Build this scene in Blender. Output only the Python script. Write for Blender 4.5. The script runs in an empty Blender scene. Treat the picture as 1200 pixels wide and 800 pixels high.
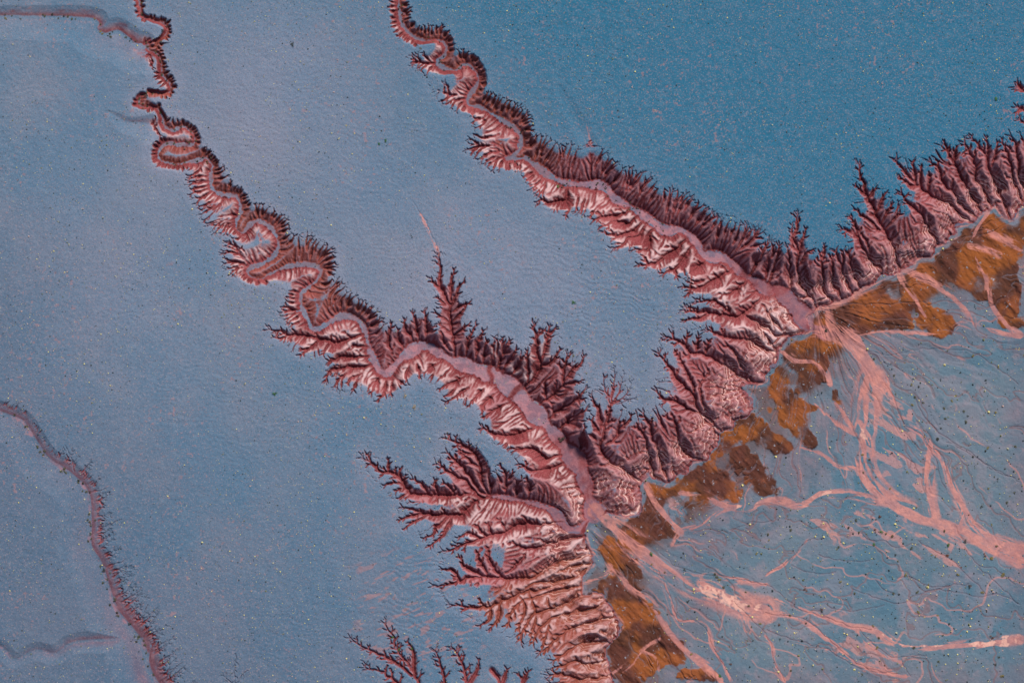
import bpy, math, random, time
import numpy as np
T0 = time.time()
rng = np.random.default_rng(11)
random.seed(11)

# ------------------------------------------------------------------ scale
VZ = 1.3                # relief factor of the survey heights
S = 0.25                 # metres per survey unit
H = 900.0                # flying height of the camera
STEP = 0.7               # terrain grid step (survey units)
X0, X1, Y0, Y1 = -48.0, 1248.0, -48.0, 848.0

# survey sheets: each line of a survey is noted in the coordinates of its own sheet
SH = {'a': (100, 0, 4), 'b': (400, 0, 4), 'c': (600, 150, 4), 'd': (900, 80, 4), 'e': (200, 200, 4), 'f': (300, 300, 4),
      'g': (550, 350, 4), 'h': (750, 250, 4), 'i': (900, 250, 4), 'j': (420, 480, 4), 'k': (400, 600, 4), 'l': (650, 450, 4),
      'm': (600, 600, 4), 'n': (900, 450, 4), 'o': (900, 600, 4), 'p': (0, 450, 2.287), 'x': (0, 0, 1)}


def L(text):
    out, sh = [], SH['x']
    for w in text.split():
        if w in SH:
            sh = SH[w]
            continue
        x, y = w.split(',')[:2]
        out.append((sh[0] + float(x) / sh[2], sh[1] + float(y) / sh[2]))
    return np.array(out)


def lines(text):
    return [L(t) for t in text.strip().splitlines() if t.strip()]


def smooth(p, step=0.8):
    """Catmull-Rom through the points, resampled evenly"""
    p = np.asarray(p, float)
    if len(p) > 2:
        q = np.vstack([2 * p[0] - p[1], p, 2 * p[-1] - p[-2]])
        res = []
        for k in range(len(p) - 1):
            a, b, c, d = q[k], q[k + 1], q[k + 2], q[k + 3]
            t = np.linspace(0, 1, 9)[:-1, None]
            res.append(0.5 * (2 * b + (c - a) * t + (2 * a - 5 * b + 4 * c - d) * t ** 2 + (3 * b - a - 3 * c + d) * t ** 3))
        p = np.vstack(res + [p[-1:]])
    return resample(p, step)


def resample(p, step):
    d = np.hypot(*np.diff(p, axis=0).T)
    s = np.concatenate([[0], np.cumsum(d)])
    n = max(2, int(round(s[-1] / step)) + 1)
    u = np.linspace(0, s[-1], n)
    return np.stack([np.interp(u, s, p[:, 0]), np.interp(u, s, p[:, 1])], 1)


# ------------------------------------------------------------------ noise on the grid
gx = np.arange(X0, X1 + STEP / 2, STEP)
gy = np.arange(Y0, Y1 + STEP / 2, STEP)
NX, NY = len(gx), len(gy)
PX, PY = np.meshgrid(gx, gy)
PX = PX.astype(np.float32)
PY = PY.astype(np.float32)


CS = 2
cx = np.arange(X0, X1 + .5, CS, dtype=np.float32)
cy = np.arange(Y0, Y1 + .5, CS, dtype=np.float32)
QX, QY = np.meshgrid(cx, cy)


def vnoise(x, y, seed):
    r = np.random.default_rng(seed).random((128, 128)).astype(np.float32)
    xi = np.floor(x).astype(np.int32)
    yi = np.floor(y).astype(np.int32)
    fx = x - xi
    fy = y - yi
    fx = fx * fx * (3 - 2 * fx)
    fy = fy * fy * (3 - 2 * fy)
    x0, x1, y0, y1 = xi & 127, (xi + 1) & 127, yi & 127, (yi + 1) & 127
    return (r[y0, x0] * (1 - fx) + r[y0, x1] * fx) * (1 - fy) + (r[y1, x0] * (1 - fx) + r[y1, x1] * fx) * fy


def fbm(cell, seed, octv=4, x=None, y=None, ax=1.0, ay=1.0, rot=0.0):
    if x is None and cell * min(ax, ay) >= 13 and octv <= 4:
        return up(fbm(cell, seed, octv, QX, QY, ax, ay, rot).astype(np.float32))
    x = PX if x is None else x
    y = PY if y is None else y
    c, s = math.cos(rot), math.sin(rot)
    xr, yr = (x * c + y * s) / ax, (-x * s + y * c) / ay
    t, a, w = 0, 1.0, 0.0
    for k in range(octv):
        f = 2 ** k / cell
        t = t + a * vnoise(xr * f + 17.3 * k, yr * f + 5.1 * k, seed + k)
        w += a
        a *= 0.5
    return t / w


def sst(a, b, v):
    t = np.clip((v - a) / (b - a), 0, 1)
    return t * t * (3 - 2 * t)


def blur(a, n=1):
    for _ in range(n):
        p = np.pad(a, 1, mode='edge')
        a = (p[:-2, 1:-1] + 2 * p[1:-1, 1:-1] + p[2:, 1:-1]) / 4
        p = np.pad(a, 1, mode='edge')
        a = (p[1:-1, :-2] + 2 * p[1:-1, 1:-1] + p[1:-1, 2:]) / 4
    return a


# ------------------------------------------------------------------ survey of the eroded land
# rim of the valleys A, B and of the scarp, one closed outline
RIM = L("""x 158,-48 a 232,0 240,80 265,105 330,118 355,140 350,175 310,195 255,212 245,228 300,255 320,290 322,370 345,400 380,428
 340,425 300,418 240,445 222,485 240,515 300,522 330,540 335,600 345,630 372,646 350,652 312,690 312,745 345,790
 e 85,5 82,60 105,130 135,175 160,240 210,295 300,302 300,318 262,330 250,380 255,430 265,480 340,512 400,532 455,525 500,535 560,562 540,600
 520,660 f 128,290 165,335 130,345 60,350 80,390 130,410 200,465 320,478 330,510 350,535 330,590 380,630 460,630 540,640 560,680 630,650 700,604 740,580 790,566
 860,610 890,680 1000,700 1060,750 x 566,497 562,503 576,520 592,524 j 590,135 680,165 715,200 760,260 785,312 720,280 665,255 640,300 600,240 540,165 405,130
 400,190 365,250 395,310 300,315 200,285 140,230 20,212 50,290 180,415 250,432 190,455 180,520 240,552 300,600 340,640 440,570 480,590 400,660 380,730
 k 430,345 510,430 560,470 660,520 740,560 810,600 890,630 940,680 1000,720 970,770 x 640,848 x 1300,900 x 1300,60
 x 1232,96 1230,130 1222,150 x 1194,157 d 1090,340 1030,335 960,318 910,345 870,350 800,358 750,430 700,455 640,425 585,425 600,510 615,585 640,650 550,585 500,560
 440,480 412,445 405,560 398,660 368,700 340,750 i 380,150 310,175 265,155 235,165 215,190 190,170 165,90 145,0 118,20 100,110 85,160 40,150
 h 655,150 610,135 570,180 572,90 520,70 450,30 390,8 340,20 c 1170,485 1080,440 1010,410 945,415 925,390 860,340 780,300 735,285 695,290 660,250
 590,200 520,195 490,165 430,110 375,60 320,105 250,85 220,85 140,48 70,48 b 895,610 885,550 830,495 740,460 660,425 682,370 670,310 620,255 560,240 530,245
 530,215 520,170 470,130 400,130 370,125 325,90 318,0 x 480,-48 x 456,-48 b 225,0 222,100 250,160 300,205 360,222 440,215 400,250 310,270 340,320 400,355 470,365
 530,352 490,395 420,405 425,440 480,490 545,522 610,530 605,570 625,620 600,650 580,720 640,750 690,795 c 40,205 70,260 110,320 150,370 250,410 300,395 350,420
 385,438 430,500 480,575 560,575 585,648 700,700 760,700 830,690 h 195,345 210,392 300,395 250,410 200,440 195,505 310,545 145,530 100,580 76,640 90,700
 g 872,430 890,505 810,520 760,530 700,520 770,465 755,380 715,340 675,322 628,365 572,445 560,560 555,640 545,500 520,400 535,262 460,255 430,235 405,125 290,105
 290,205 265,245 235,240 190,200 150,180 100,190 70,150 40,108 10,170 f 1000,340 1003,220 978,118 930,60 885,0 850,0 820,110 845,190 840,270 855,350 830,300 792,252 740,265
 700,295 665,335 640,308 618,310 600,330 570,268 500,213 430,172 405,122 350,108 e 775,460 777,400 750,362 680,322 620,305 560,308 552,240 510,203 450,168 390,163 370,150
 355,108 310,70 270,35 a 645,780 620,745 575,697 545,680 547,640 510,588 450,558 400,556 382,530 350,490 318,480 420,455 432,420 420,370 380,300 374,250 340,225
 312,212 390,195 410,150 400,98 340,78 280,60 275,0 x 170,-48""")

FOOT = L("""x 728,900 m 480,780 450,720 440,650 480,600 522,540 500,500 450,430 420,390 340,400 335,350 340,300 392,250 380,200 352,130 348,90 x 692,612 702,610
 l 240,600 330,632 405,610 415,540 400,480 430,448 500,462 560,457 640,425 652,370 722,362 742,322 772,285 782,240 830,212 852,165 920,150 942,100 930,60 880,20
 h 480,800 540,806 602,790 612,750 652,700 655,660 662,630 692,582 790,572 806,545 800,520 790,480 835,446 900,425 1000,385 1100,318 1150,288
 i 600,295 640,268 690,252 712,212 790,192 802,152 850,137 900,92 892,62 960,52 1000,12 d 1050,662 1080,642 1120,690 1170,712 1200,640 x 1300,236 x 1300,900""")

# valley floors: (line, half width from-to, floor height from-to, relative to the plateau)
MAINS = [
    (L("x 162,-60 a 255,5 268,70 320,98 375,118 388,150 345,190 285,212 300,240 345,255 358,300 362,350 400,400 392,438 335,428 285,432 250,465 265,505 330,503 365,545 370,590 410,612 460,592 510,630 510,676 450,682 380,672 345,705 350,752 430,772 520,758 565,740 600,775"), 1.3, 1.5, -4.5, -6.5),
    (L("a 600,775 e 190,10 195,80 240,112 310,120 332,180 310,235 312,280 342,290 380,245 430,238 488,290 508,350 480,400 420,440 372,455 365,490 420,508 470,482 550,450 640,438 700,462 690,510 640,550 605,590 620,650"), 1.6, 2.0, -6.5, -9.0),
    (L("e 620,650 f 250,320 282,345 340,312 400,280 460,290 503,330 522,400 542,470 580,540 620,550"), 2.2, 3.4, -9.0, -12.5),
    (L("f 620,550 680,480 780,420 850,450 920,490 1000,520 1100,560 1200,620"), 4.0, 7.5, -12.5, -17.0),
    (L("f 1200,620 g 100,350 200,420 280,510 360,590 430,670 500,760 l 140,450 170,560 190,615"), 7.5, 8.5, -17.0, -26.0),
    (L("b 272,-40 275,80 310,150 380,192 450,190 490,212 490,250 452,290 480,322 540,330 572,302 610,312 640,352 638,400 600,450 595,490 660,510 750,560 820,605 846,645 830,710 770,745 c 60,140"), 1.9, 2.8, -6.0, -11.0),
    (L("c 60,140 150,205 230,250 330,265 430,270 480,330 560,370 650,430 720,478 800,478 870,540 905,595 1000,610 1080,680 1150,720 1200,760"), 3.2, 5.0, -11.0, -21.0),
    (L("c 1200,760 h 650,360 740,440 800,520 870,560"), 6.5, 8.5, -21.0, -27.0),
    (L("j 620,405 700,415 780,430 850,450 920,480 955,530 990,562 1050,560 1085,510"), 1.6, 5.0, -15.0, -25.0),
    (L("x 1256,-60 1250,60 1246,150 1238,246"), 3.0, 5.0, -18.0, -26.0),
    (L("x 480,900 520,858 600,852 660,860"), 3.0, 3.0, -9.0, -12.0),
]
# shallow valley C and other swales: (line, half width, depth from-to, bank slope left/right)
SWALES = [
    (L("x -60,455 p 0,75 60,100 95,150 130,200 190,240 235,290 242,370 242,430 270,480 290,540 310,600 350,650 385,700 400,760 420,800 470,880"), 2.0, -3.4, -5.4, .30, .13),
    (L("x -60,20 a 0,90 50,142 100,165 150,150 200,180 240,215 275,215"), 1.6, -3.0, -4.6, .30, .14),
    (L("a 110,525 160,555 210,577 320,582"), .8, -.5, -3.0, .3, .12),
    (L("x -60,742 p 0,700 40,735 100,710 150,720 200,690 320,680 360,670"), .9, -1.5, -3.0, .25, .2),
    (L("x 655,105 672,135 685,158 692,172"), 2.5, -.3, -.9, .1, .1),
]

# gullies: trunk lines first, then their limbs
TRUNKS = lines("""
f 930,460 925,400 915,330 905,240 880,170 860,120 865,60 855,0
g 270,410 320,350 330,290 310,240 315,180 295,115
g 340,490 400,450 440,400 445,340 460,265
g 380,560 440,510 500,470 540,420
g 430,610 480,560 548,518
l 430,480 390,450 330,400 270,370 230,335 215,300 230,240 240,180 262,120 265,80
j 610,400 520,392 460,402 400,402 330,397 260,395 225,370 200,320 150,290 100,280 70,250 20,220
j 612,403 580,340 570,260 540,200 480,160 405,130
j 600,405 560,370 510,300 460,240 420,205
j 560,400 520,350 460,310 410,280 365,250
j 570,410 530,450 480,490 420,490 350,490 310,485 250,460 200,455
j 960,530 930,530 850,540 760,540 700,570 620,590 580,605 520,620 460,645 400,660
j 820,90 760,112 700,122 630,112 580,80
j 880,225 830,188 780,186 710,180
j 925,270 870,282 800,280 755,250
k 1180,190 1090,215 1000,240 900,310 830,312 740,312 670,300 590,310 520,332 435,347
k 1130,315 1050,340 940,370 870,372 800,400 740,425 700,440 640,445 570,435 510,430
k 380,840 340,740 300,690 260,630 240,570 200,512
k 330,760 240,690 180,660 110,630 45,590
k 300,830 250,788 200,750 110,720
k 495,840 470,720 440,640
k 590,840 572,720 545,660 510,620
f 440,390 380,405 300,385 230,375 180,370 130,360 60,345
f 530,430 480,420 430,425
f 530,470 440,475 380,485 340,500
f 540,510 460,520 400,525 350,550
h 440,258 370,300 300,340 240,355 200,345
h 490,330 430,370 380,388
h 700,565 650,570 590,530 540,500 490,482 440,487 380,430 330,410 250,415
h 470,483 400,480 330,465 250,465 203,450
h 655,648 600,640 560,618 500,588 440,588 370,570 308,542
h 600,800 520,790 470,760 420,720 360,690 300,660 240,650 180,600 110,580
g 1190,655 1130,590 1085,540 1050,455 1000,400 960,360 920,300 880,250
g 1085,540 1040,520 970,482 910,470 870,432
l 690,360 640,342 590,290 570,200 520,150
l 535,445 500,370 485,300 460,255 440,190 410,130
l 470,440 440,330 425,250 380,200
c 260,300 250,335 190,352 140,340 112,350
c 530,400 470,410 420,422 382,432
c 550,450 500,440 420,457
c 595,460 550,490 480,502 430,490
c 590,510 540,520 510,550 478,572
c 650,500 640,570 580,567
c 810,530 770,570 720,600 690,630 640,640 588,647
c 840,570 800,620 780,650 740,670 708,697
c 900,640 860,660 838,692
h 830,432 800,380 760,330 740,260 740,180 720,110 735,60 735,0
h 905,405 870,360 860,290 850,220 840,188
h 1000,365 970,310 940,240 915,180
h 1035,335 1000,270 975,180
h 950,385 915,330 905,250 900,200
h 1135,262 1080,210 1050,160 1000,90 945,75
h 710,335 705,250 685,165
h 540,250 570,200 605,137
h 600,282 615,200 625,150
h 625,285 640,220 655,152
i 628,270 610,205 590,145 d 570,790 530,730 500,670 465,600 440,530 418,447
d 985,725 920,692 860,628 800,610 740,578 690,540 620,470 588,428
d 800,800 765,760 730,700 690,660 640,620 615,588
d 1000,700 930,650 870,580 820,530 790,470 745,440
d 1060,665 1010,670 980,610 940,560 900,490 870,440 840,400 800,368
d 1085,645 1060,640 1020,570 980,520 970,450 950,400 910,358
d 1150,705 1120,630 1090,560 1050,490 1030,430 990,370 950,330
d 1200,600 1170,540 1150,500 1140,450 1120,400 1090,350
d 1205,540 1185,500 1175,430 1160,370 1135,320
m 380,205 240,235 120,275 0,330
m 340,300 250,325 130,335 40,370 -60,420
m 335,350 200,375 60,410 10,450 -20,520
m 420,392 330,400 200,455 100,480 50,560 40,600
m 450,430 340,470 210,495 140,530 100,610
m 500,500 380,520 260,560 180,620 130,660
m 450,620 340,620 250,660 190,690
m 455,700 380,720 300,700 200,720
m 470,770 350,790 250,760 170,760
m 340,120 250,130 160,160 60,170 -20,130
m 390,250 300,255 200,290
x 1240,124 1206,110 1188,103
x 1242,142 1206,132 1190,126
x 1240,162 1206,148 1192,140
""")
LIMBS = lines("""
f 910,230 915,140 930,60
f 913,240 950,150 978,118
f 915,265 960,240 1002,218
f 920,310 960,270 992,230
f 925,375 960,350 997,318
f 900,240 875,215 848,190
f 880,170 840,130 823,110
f 912,322 880,290 845,268
f 918,372 885,340 850,322
f 930,450 900,440 880,400 865,350
f 640,462 620,400 637,308
f 735,397 700,330 695,298
f 765,392 750,310 735,268
f 797,397 800,320 790,255
f 690,432 670,370 665,345
f 985,472 1000,390 1037,318
f 1030,485 1045,400 1068,345
f 1065,505 1075,430 1085,390
f 1130,535 1160,440 1155,380
f 1145,480 1170,430 1190,400
f 720,672 720,672
g 135,335 155,270 150,190
g 155,268 190,205
g 160,335 190,290 222,238
g 195,355 235,300 245,275
g 325,312 350,260 360,200 375,128
g 362,190 402,138
g 335,312 390,290 428,235
g 275,405 280,330 265,248
g 318,180 345,150
g 445,380 490,330 525,300 533,263
g 440,402 480,400 518,388
g 445,345 420,310
g 400,448 410,390
g 360,470 358,400
g 495,478 540,470
g 490,552 500,510
g 665,500 635,410 628,365
g 665,465 680,400 675,322
g 668,500 700,440 720,345
g 680,492 740,440 757,385
g 690,492 770,463
g 622,640 610,520 580,480 573,448
g 620,650 590,590 568,568
g 630,690 680,660 710,610 765,545
g 695,640 705,570
g 520,720 525,640 540,600
j 90,278 60,245 40,198
j 142,290 140,228
j 202,322 190,275
j 205,345 165,340 120,352
j 215,370 180,382
j 232,390 190,415
j 330,395 300,350 250,325
j 450,402 440,370 400,338
j 375,398 360,360 355,325
j 575,275 520,230 480,200
j 545,210 500,200 470,185
j 618,402 615,330 600,250
j 690,400 690,300 665,258
j 698,335 722,290
j 800,415 805,350 780,320
j 740,415 745,340
j 312,488 250,500 190,515
j 322,495 270,520 215,555
j 432,495 380,540 350,580 303,600
j 437,500 410,570 380,600 333,640
j 575,600 520,575 470,600
j 605,595 560,540
j 625,588 610,530
j 690,570 660,520
k 670,300 590,255 555,205
k 700,308 650,230 640,180
k 760,312 700,240 690,170
k 740,312 830,240 870,180
k 560,320 520,270 470,262
k 340,740 335,640 310,600
k 596,800 640,730 642,688
k 750,850 740,780 705,735
k 752,800 780,728
k 850,850 848,780 828,748
k 852,790 882,735
k 700,440 690,500 650,525
k 740,428 730,500 690,548
k 830,390 860,440 830,550
k 880,372 910,480 890,600
k 950,370 980,480 950,600 930,660
f 300,388 250,430 205,468
f 345,405 320,465
f 255,430 215,440
f 160,368 120,385 85,385
f 400,528 350,535 330,588
f 520,540 450,570 430,600
f 500,560 470,600 455,632
f 590,560 560,600 540,640
f 610,570 600,640 565,682
f 640,580 630,650
f 720,500 700,560 712,590
f 860,500 820,520 790,550
f 980,565 920,590 860,625
f 1010,600 950,650 890,685
f 1080,610 1030,660 1000,700
f 1130,640 1070,690 1060,740
f 1180,690 1120,720 1065,765
g 290,605 200,630 120,630 60,600
h 242,355 210,392
h 248,466 205,435
h 330,467 280,490 198,502
h 680,562 640,515 605,470 590,425
h 645,640 610,590 540,520 490,490
h 520,770 470,700 440,650 380,580
h 150,582 145,535
h 215,615 225,565
h 262,652 270,578
h 305,660 320,598
h 745,200 760,120 772,70
h 748,240 780,190 808,178
h 737,180 705,130 698,108
h 722,115 708,55
h 855,235 867,158
h 955,270 945,178
h 1040,150 1000,50 980,18
g 1055,465 1050,400 1010,320 968,250
g 1150,610 1110,520 1080,420 1120,340
c 215,352 200,387
c 245,340 268,380 248,412
c 640,640 615,598
c 690,632 690,660
c 762,660 772,705
d 465,602 430,575 405,555
d 505,680 545,588
d 470,610 502,565
d 548,760 612,680
d 530,735 575,640
d 560,790 490,722 450,700 398,660
i 545,290 490,220 470,160 430,90 380,28
i 445,130 400,100 345,74
d 665,492 638,428
d 690,540 672,438
d 715,560 712,458
d 752,582 760,500
d 702,555 660,545 603,510
d 872,442 880,368
d 840,398 820,352
d 1032,425 1020,338
d 1050,470 1072,355
d 880,690 850,640 840,600 800,560
x 1196,105 1190,98
x 1196,128 1189,132
p 200,232 195,200 178,165
p 225,255 232,230 245,215
p 240,290 265,285 285,280
p 265,385 300,375 328,362
p 285,490 310,480 340,465
p 310,570 340,555 360,530
p 335,610 365,590 382,560
p 360,640 385,620 400,590
p 385,680 400,650 430,605
p 400,740 410,700 425,660
p 425,800 460,770 492,740
p 640,830 630,780 632,720
p 625,800 600,780
p 640,790 665,765
""")
# places along the rim where the bank is a smooth slip slope without gullies (x, y, radius)
SMOOTH = [(185, 35, 12), (168, 55, 10), (175, 115, 10), (213, 158, 10), (205, 180, 8), (512, 60, 14), (500, 53, 10), (512, 90, 12), (545, 90, 12), (525, 88, 10),
          (588, 150, 18), (300, 275, 20), (292, 275, 14), (345, 318, 14), (325, 332, 10), (405, 388, 16), (395, 392, 14), (560, 490, 4), (495, 405, 16),
          (600, 235, 14), (250, 255, 8)]

# ------------------------------------------------------------------ fields on a coarse grid
def inside(poly, X, Y):
    r = np.zeros(X.shape, bool)
    a = poly
    b = np.roll(poly, -1, 0)
    for (x0, y0), (x1, y1) in zip(a, b):
        if y0 == y1:
            continue
        c = ((y0 > Y) != (y1 > Y))
        r ^= c & (X < (x1 - x0) * (Y - y0) / (y1 - y0) + x0)
    return r


def segdist(poly, vals, closed=False, pad=130.0):
    """distance to a polyline (minus its half width) and the value carried by its nearest place"""
    D = np.full(QX.shape, 1e4, np.float32)
    V = np.zeros(QX.shape, np.float32)
    SD = np.zeros(QX.shape, np.float32)
    n = len(poly)
    for k in range(n if closed else n - 1):
        a, b = poly[k], poly[(k + 1) % n]
        d = b - a
        l2 = float(d @ d)
        if l2 < 1e-9:
            continue
        i0, i1 = int((min(a[0], b[0]) - pad - X0) / CS), int((max(a[0], b[0]) + pad - X0) / CS) + 1
        j0, j1 = int((min(a[1], b[1]) - pad - Y0) / CS), int((max(a[1], b[1]) + pad - Y0) / CS) + 1
        i0, j0 = max(i0, 0), max(j0, 0)
        if i1 <= i0 or j1 <= j0 or i0 >= QX.shape[1] or j0 >= QX.shape[0]:
            continue
        w_ = (slice(j0, j1), slice(i0, i1))
        X, Y = QX[w_], QY[w_]
        t = np.clip(((X - a[0]) * d[0] + (Y - a[1]) * d[1]) / l2, 0, 1)
        ex, ey = X - (a[0] + t * d[0]), Y - (a[1] + t * d[1])
        w = vals[k][0] + (vals[(k + 1) % n][0] - vals[k][0]) * t
        dist = np.sqrt(ex * ex + ey * ey) - w
        m = dist < D[w_]
        D[w_][m] = dist[m]
        V[w_][m] = (vals[k][1] + (vals[(k + 1) % n][1] - vals[k][1]) * t)[m]
        SD[w_][m] = np.sign(d[0] * ey - d[1] * ex)[m]
    return D, V, SD


def up(A):
    """coarse grid to fine grid, bilinear"""
    fx = (gx - X0) / CS
    fy = (gy - Y0) / CS
    xi = np.minimum(fx.astype(int), A.shape[1] - 2)
    yi = np.minimum(fy.astype(int), A.shape[0] - 2)
    u = (fx - xi)[None, :].astype(np.float32)
    v = (fy - yi)[:, None].astype(np.float32)
    return (A[yi][:, xi] * (1 - u) + A[yi][:, xi + 1] * u) * (1 - v) + (A[yi + 1][:, xi] * (1 - u) + A[yi + 1][:, xi + 1] * u) * v


def lowland(x, y):
    # the plain falls away from the scarp towards the lower right
    s = ((x - 700) * .55 + (y - 600) * .83)
    return -26.0 - .018 * np.maximum(s + 80, 0)


rim = resample(np.vstack([RIM, RIM[:1]]), 4.0)[:-1]
rim = rim + rng.normal(0, .9, rim.shape)
in_rim = inside(rim, QX, QY)
DR, _, _ = segdist(rim, [(0, 0)] * len(rim), True)
foot = resample(np.vstack([FOOT, FOOT[:1]]), 4.0)[:-1]
foot = foot + np.convolve(rng.normal(0, 2.6, len(foot) + 2), [.3, .4, .3], 'valid')[:, None] * np.array([[.7, .7]]) + rng.normal(0, .7, foot.shape)
in_low = inside(foot, QX, QY)
DFt, _, _ = segdist(foot, [(0, 0)] * len(foot), True)
DF = np.where(in_low, -DFt, DFt)
ZF = lowland(QX, QY).astype(np.float32)
SIDE = np.zeros(QX.shape, np.float32)
WD = np.full(QX.shape, 1e6, np.float32)
WASH = np.full(QX.shape, 1e6, np.float32)          # distance to the valley floors alone
for p, w0, w1, z0, z1 in MAINS:
    q = smooth(p, 3.0)
    u = np.linspace(0, 1, len(q))
    wob = 1 + .3 * np.sin(u * len(q) * .55 + rng.random() * 6) + .3 * np.sin(u * len(q) * .23 + rng.random() * 6)
    d, v, sd = segdist(q, [((w0 + (w1 - w0) * a) * b, z0 + (z1 - z0) * a) for a, b in zip(u, wob)])
    SIDE = np.where(d < WD, sd, SIDE)
    WD = np.minimum(WD, d)
    WASH = np.minimum(WASH, d)
    # smooth union where floors meet
    m = d < DF
    ZF = np.where(m, v, ZF)
    DF = np.minimum(DF, d)
dF = np.maximum(DF, 0)
ZF = blur(ZF, 3)
t = np.where(in_rim, dF / (dF + DR + 1e-3), 1.0)
DFf = up(DF)
ZFf = up(ZF)
tf = np.clip(up(t.astype(np.float32)), 0, 1)
INLOW = up(in_low.astype(np.float32))
dRf = up(np.where(in_rim, DR, -DR).astype(np.float32))
WASHf = up(WASH)

# ------------------------------------------------------------------ heights
roll = (fbm(160, 3, 3) - .5) * 2.0
micro = (fbm(14, 40, 3) - .5) * .35
PLAT = roll + micro
prof = 1 - np.power(1 - tf, 1.6)
Z = ZFf + (PLAT - ZFf) * prof
Z = np.where(dRf <= 0, PLAT, np.minimum(Z, PLAT)).astype(np.float32)
for p, w, z0, z1, sl, sr in SWALES:
    q = smooth(p, 3.0)
    u = np.linspace(0, 1, len(q))
    d, v, sd = segdist(q, [(w, z0 + (z1 - z0) * a) for a in u])
    d, v, sd = up(d), up(v), up(sd)
    k = np.where(sd > 0, sr, sl)
    zz = v + np.maximum(d, 0) * k + PLAT * sst(0, 20, d)
    Z = np.minimum(Z, zz)
    if sl > .2 and w > .85 and p[0][1] > 300:
        WASHf = np.minimum(WASHf, d + 1.6)
RAMP = Z.copy()
print('fields', round(time.time() - T0, 1))


def at(A, x, y):
    i = np.clip((np.asarray(x) - X0) / STEP, 0, NX - 1.001)
    j = np.clip((np.asarray(y) - Y0) / STEP, 0, NY - 1.001)
    a, b = i.astype(int), j.astype(int)
    u, v = i - a, j - b
    return (A[b, a] * (1 - u) + A[b, a + 1] * u) * (1 - v) + (A[b + 1, a] * (1 - u) + A[b + 1, a + 1] * u) * v


def stamp(x, y, z, slope, R, bot, pw=.66):
    i0 = max(0, int((x - R - X0) / STEP))
    i1 = min(NX, int((x + R - X0) / STEP) + 2)
    j0 = max(0, int((y - R - Y0) / STEP))
    j1 = min(NY, int((y + R - Y0) / STEP) + 2)
    if i1 <= i0 or j1 <= j0:
        return
    d = np.sqrt((gx[None, i0:i1] - x) ** 2 + (gy[j0:j1, None] - y) ** 2)
    d = np.maximum(d - bot, 0)
    h = z + np.minimum(slope * d, 1.0 + .28 * slope + .42 * slope * pw * d) + .05 * d * d * (d > R * .7)
    w = Z[j0:j1, i0:i1]
    np.minimum(w, h.astype(np.float32), out=w)


def run_out(q):
    """carries a gully on down the bank to the valley floor"""
    a, b = float(at(RAMP, *q[0])), float(at(RAMP, *q[-1]))
    if a > b:
        q = q[::-1]
    x, y = q[0]
    if at(dRf, x, y) < 0:
        return q
    d = q[0] - q[min(8, len(q) - 1)]
    d = d / (np.hypot(*d) + 1e-6)
    ext_ = []
    for k in range(60):
        if at(DFf, x, y) < .3:
            break
        g = np.array([float(at(gxr, x, y)), float(at(gyr, x, y))])
        n = np.hypot(*g)
        if n < .02:
            break
        d = d * .7 - g / n * .3
        d = d / (np.hypot(*d) + 1e-6)
        x, y = x + d[0] * .8, y + d[1] * .8
        ext_.append((x, y))
    return np.vstack([np.array(ext_[::-1]), q]) if ext_ else q


def carve(p, slope=1.0, inc=4.0, R=16, bot=.2, wig=.6, tip=.8, pw=.8, through=False, run=False):
    """cuts one gully into the bank; returns its line from foot to head, or None"""
    q = smooth(p, .8)
    if len(q) < 4:
        return None
    if run:
        q = run_out(q)
    z0, z1 = float(at(Z, *q[0])), float(at(Z, *q[-1]))
    if z0 > z1:
        q = q[::-1]
        z0, z1 = z1, z0
    n = len(q)
    u = np.linspace(0, 1, n)
    k = max(3, n // 6)
    off = np.stack([np.interp(u, np.linspace(0, 1, k), rng.normal(0, wig, k) * np.r_[0, np.ones(k - 1)]) for _ in range(2)], 1)
    q = q + off
    ramp = at(RAMP, q[:, 0], q[:, 1])
    if through:
        z0 = min(z0, ramp[0] - inc * .8)
    i0 = max(0.0, ramp[0] - z0)
    want = tip + (inc - tip) * (1 - u) ** .8
    depth = np.where(u < .3, i0 + (np.interp(.3, u, want) - i0) * u / .3, want) if i0 < inc * .7 else np.maximum(tip + (i0 - tip) * (1 - u) ** 1.3, want)
    zb = np.minimum.accumulate(np.maximum(ramp - depth, z0)[::-1])[::-1]
    zb = np.minimum(zb, ramp - tip * .6)
    for (x, y), z, uu in zip(q, zb, u):
        stamp(x, y, z, slope, R * (1 - .45 * uu), bot * (1 - .5 * uu), pw)
    return q


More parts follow.
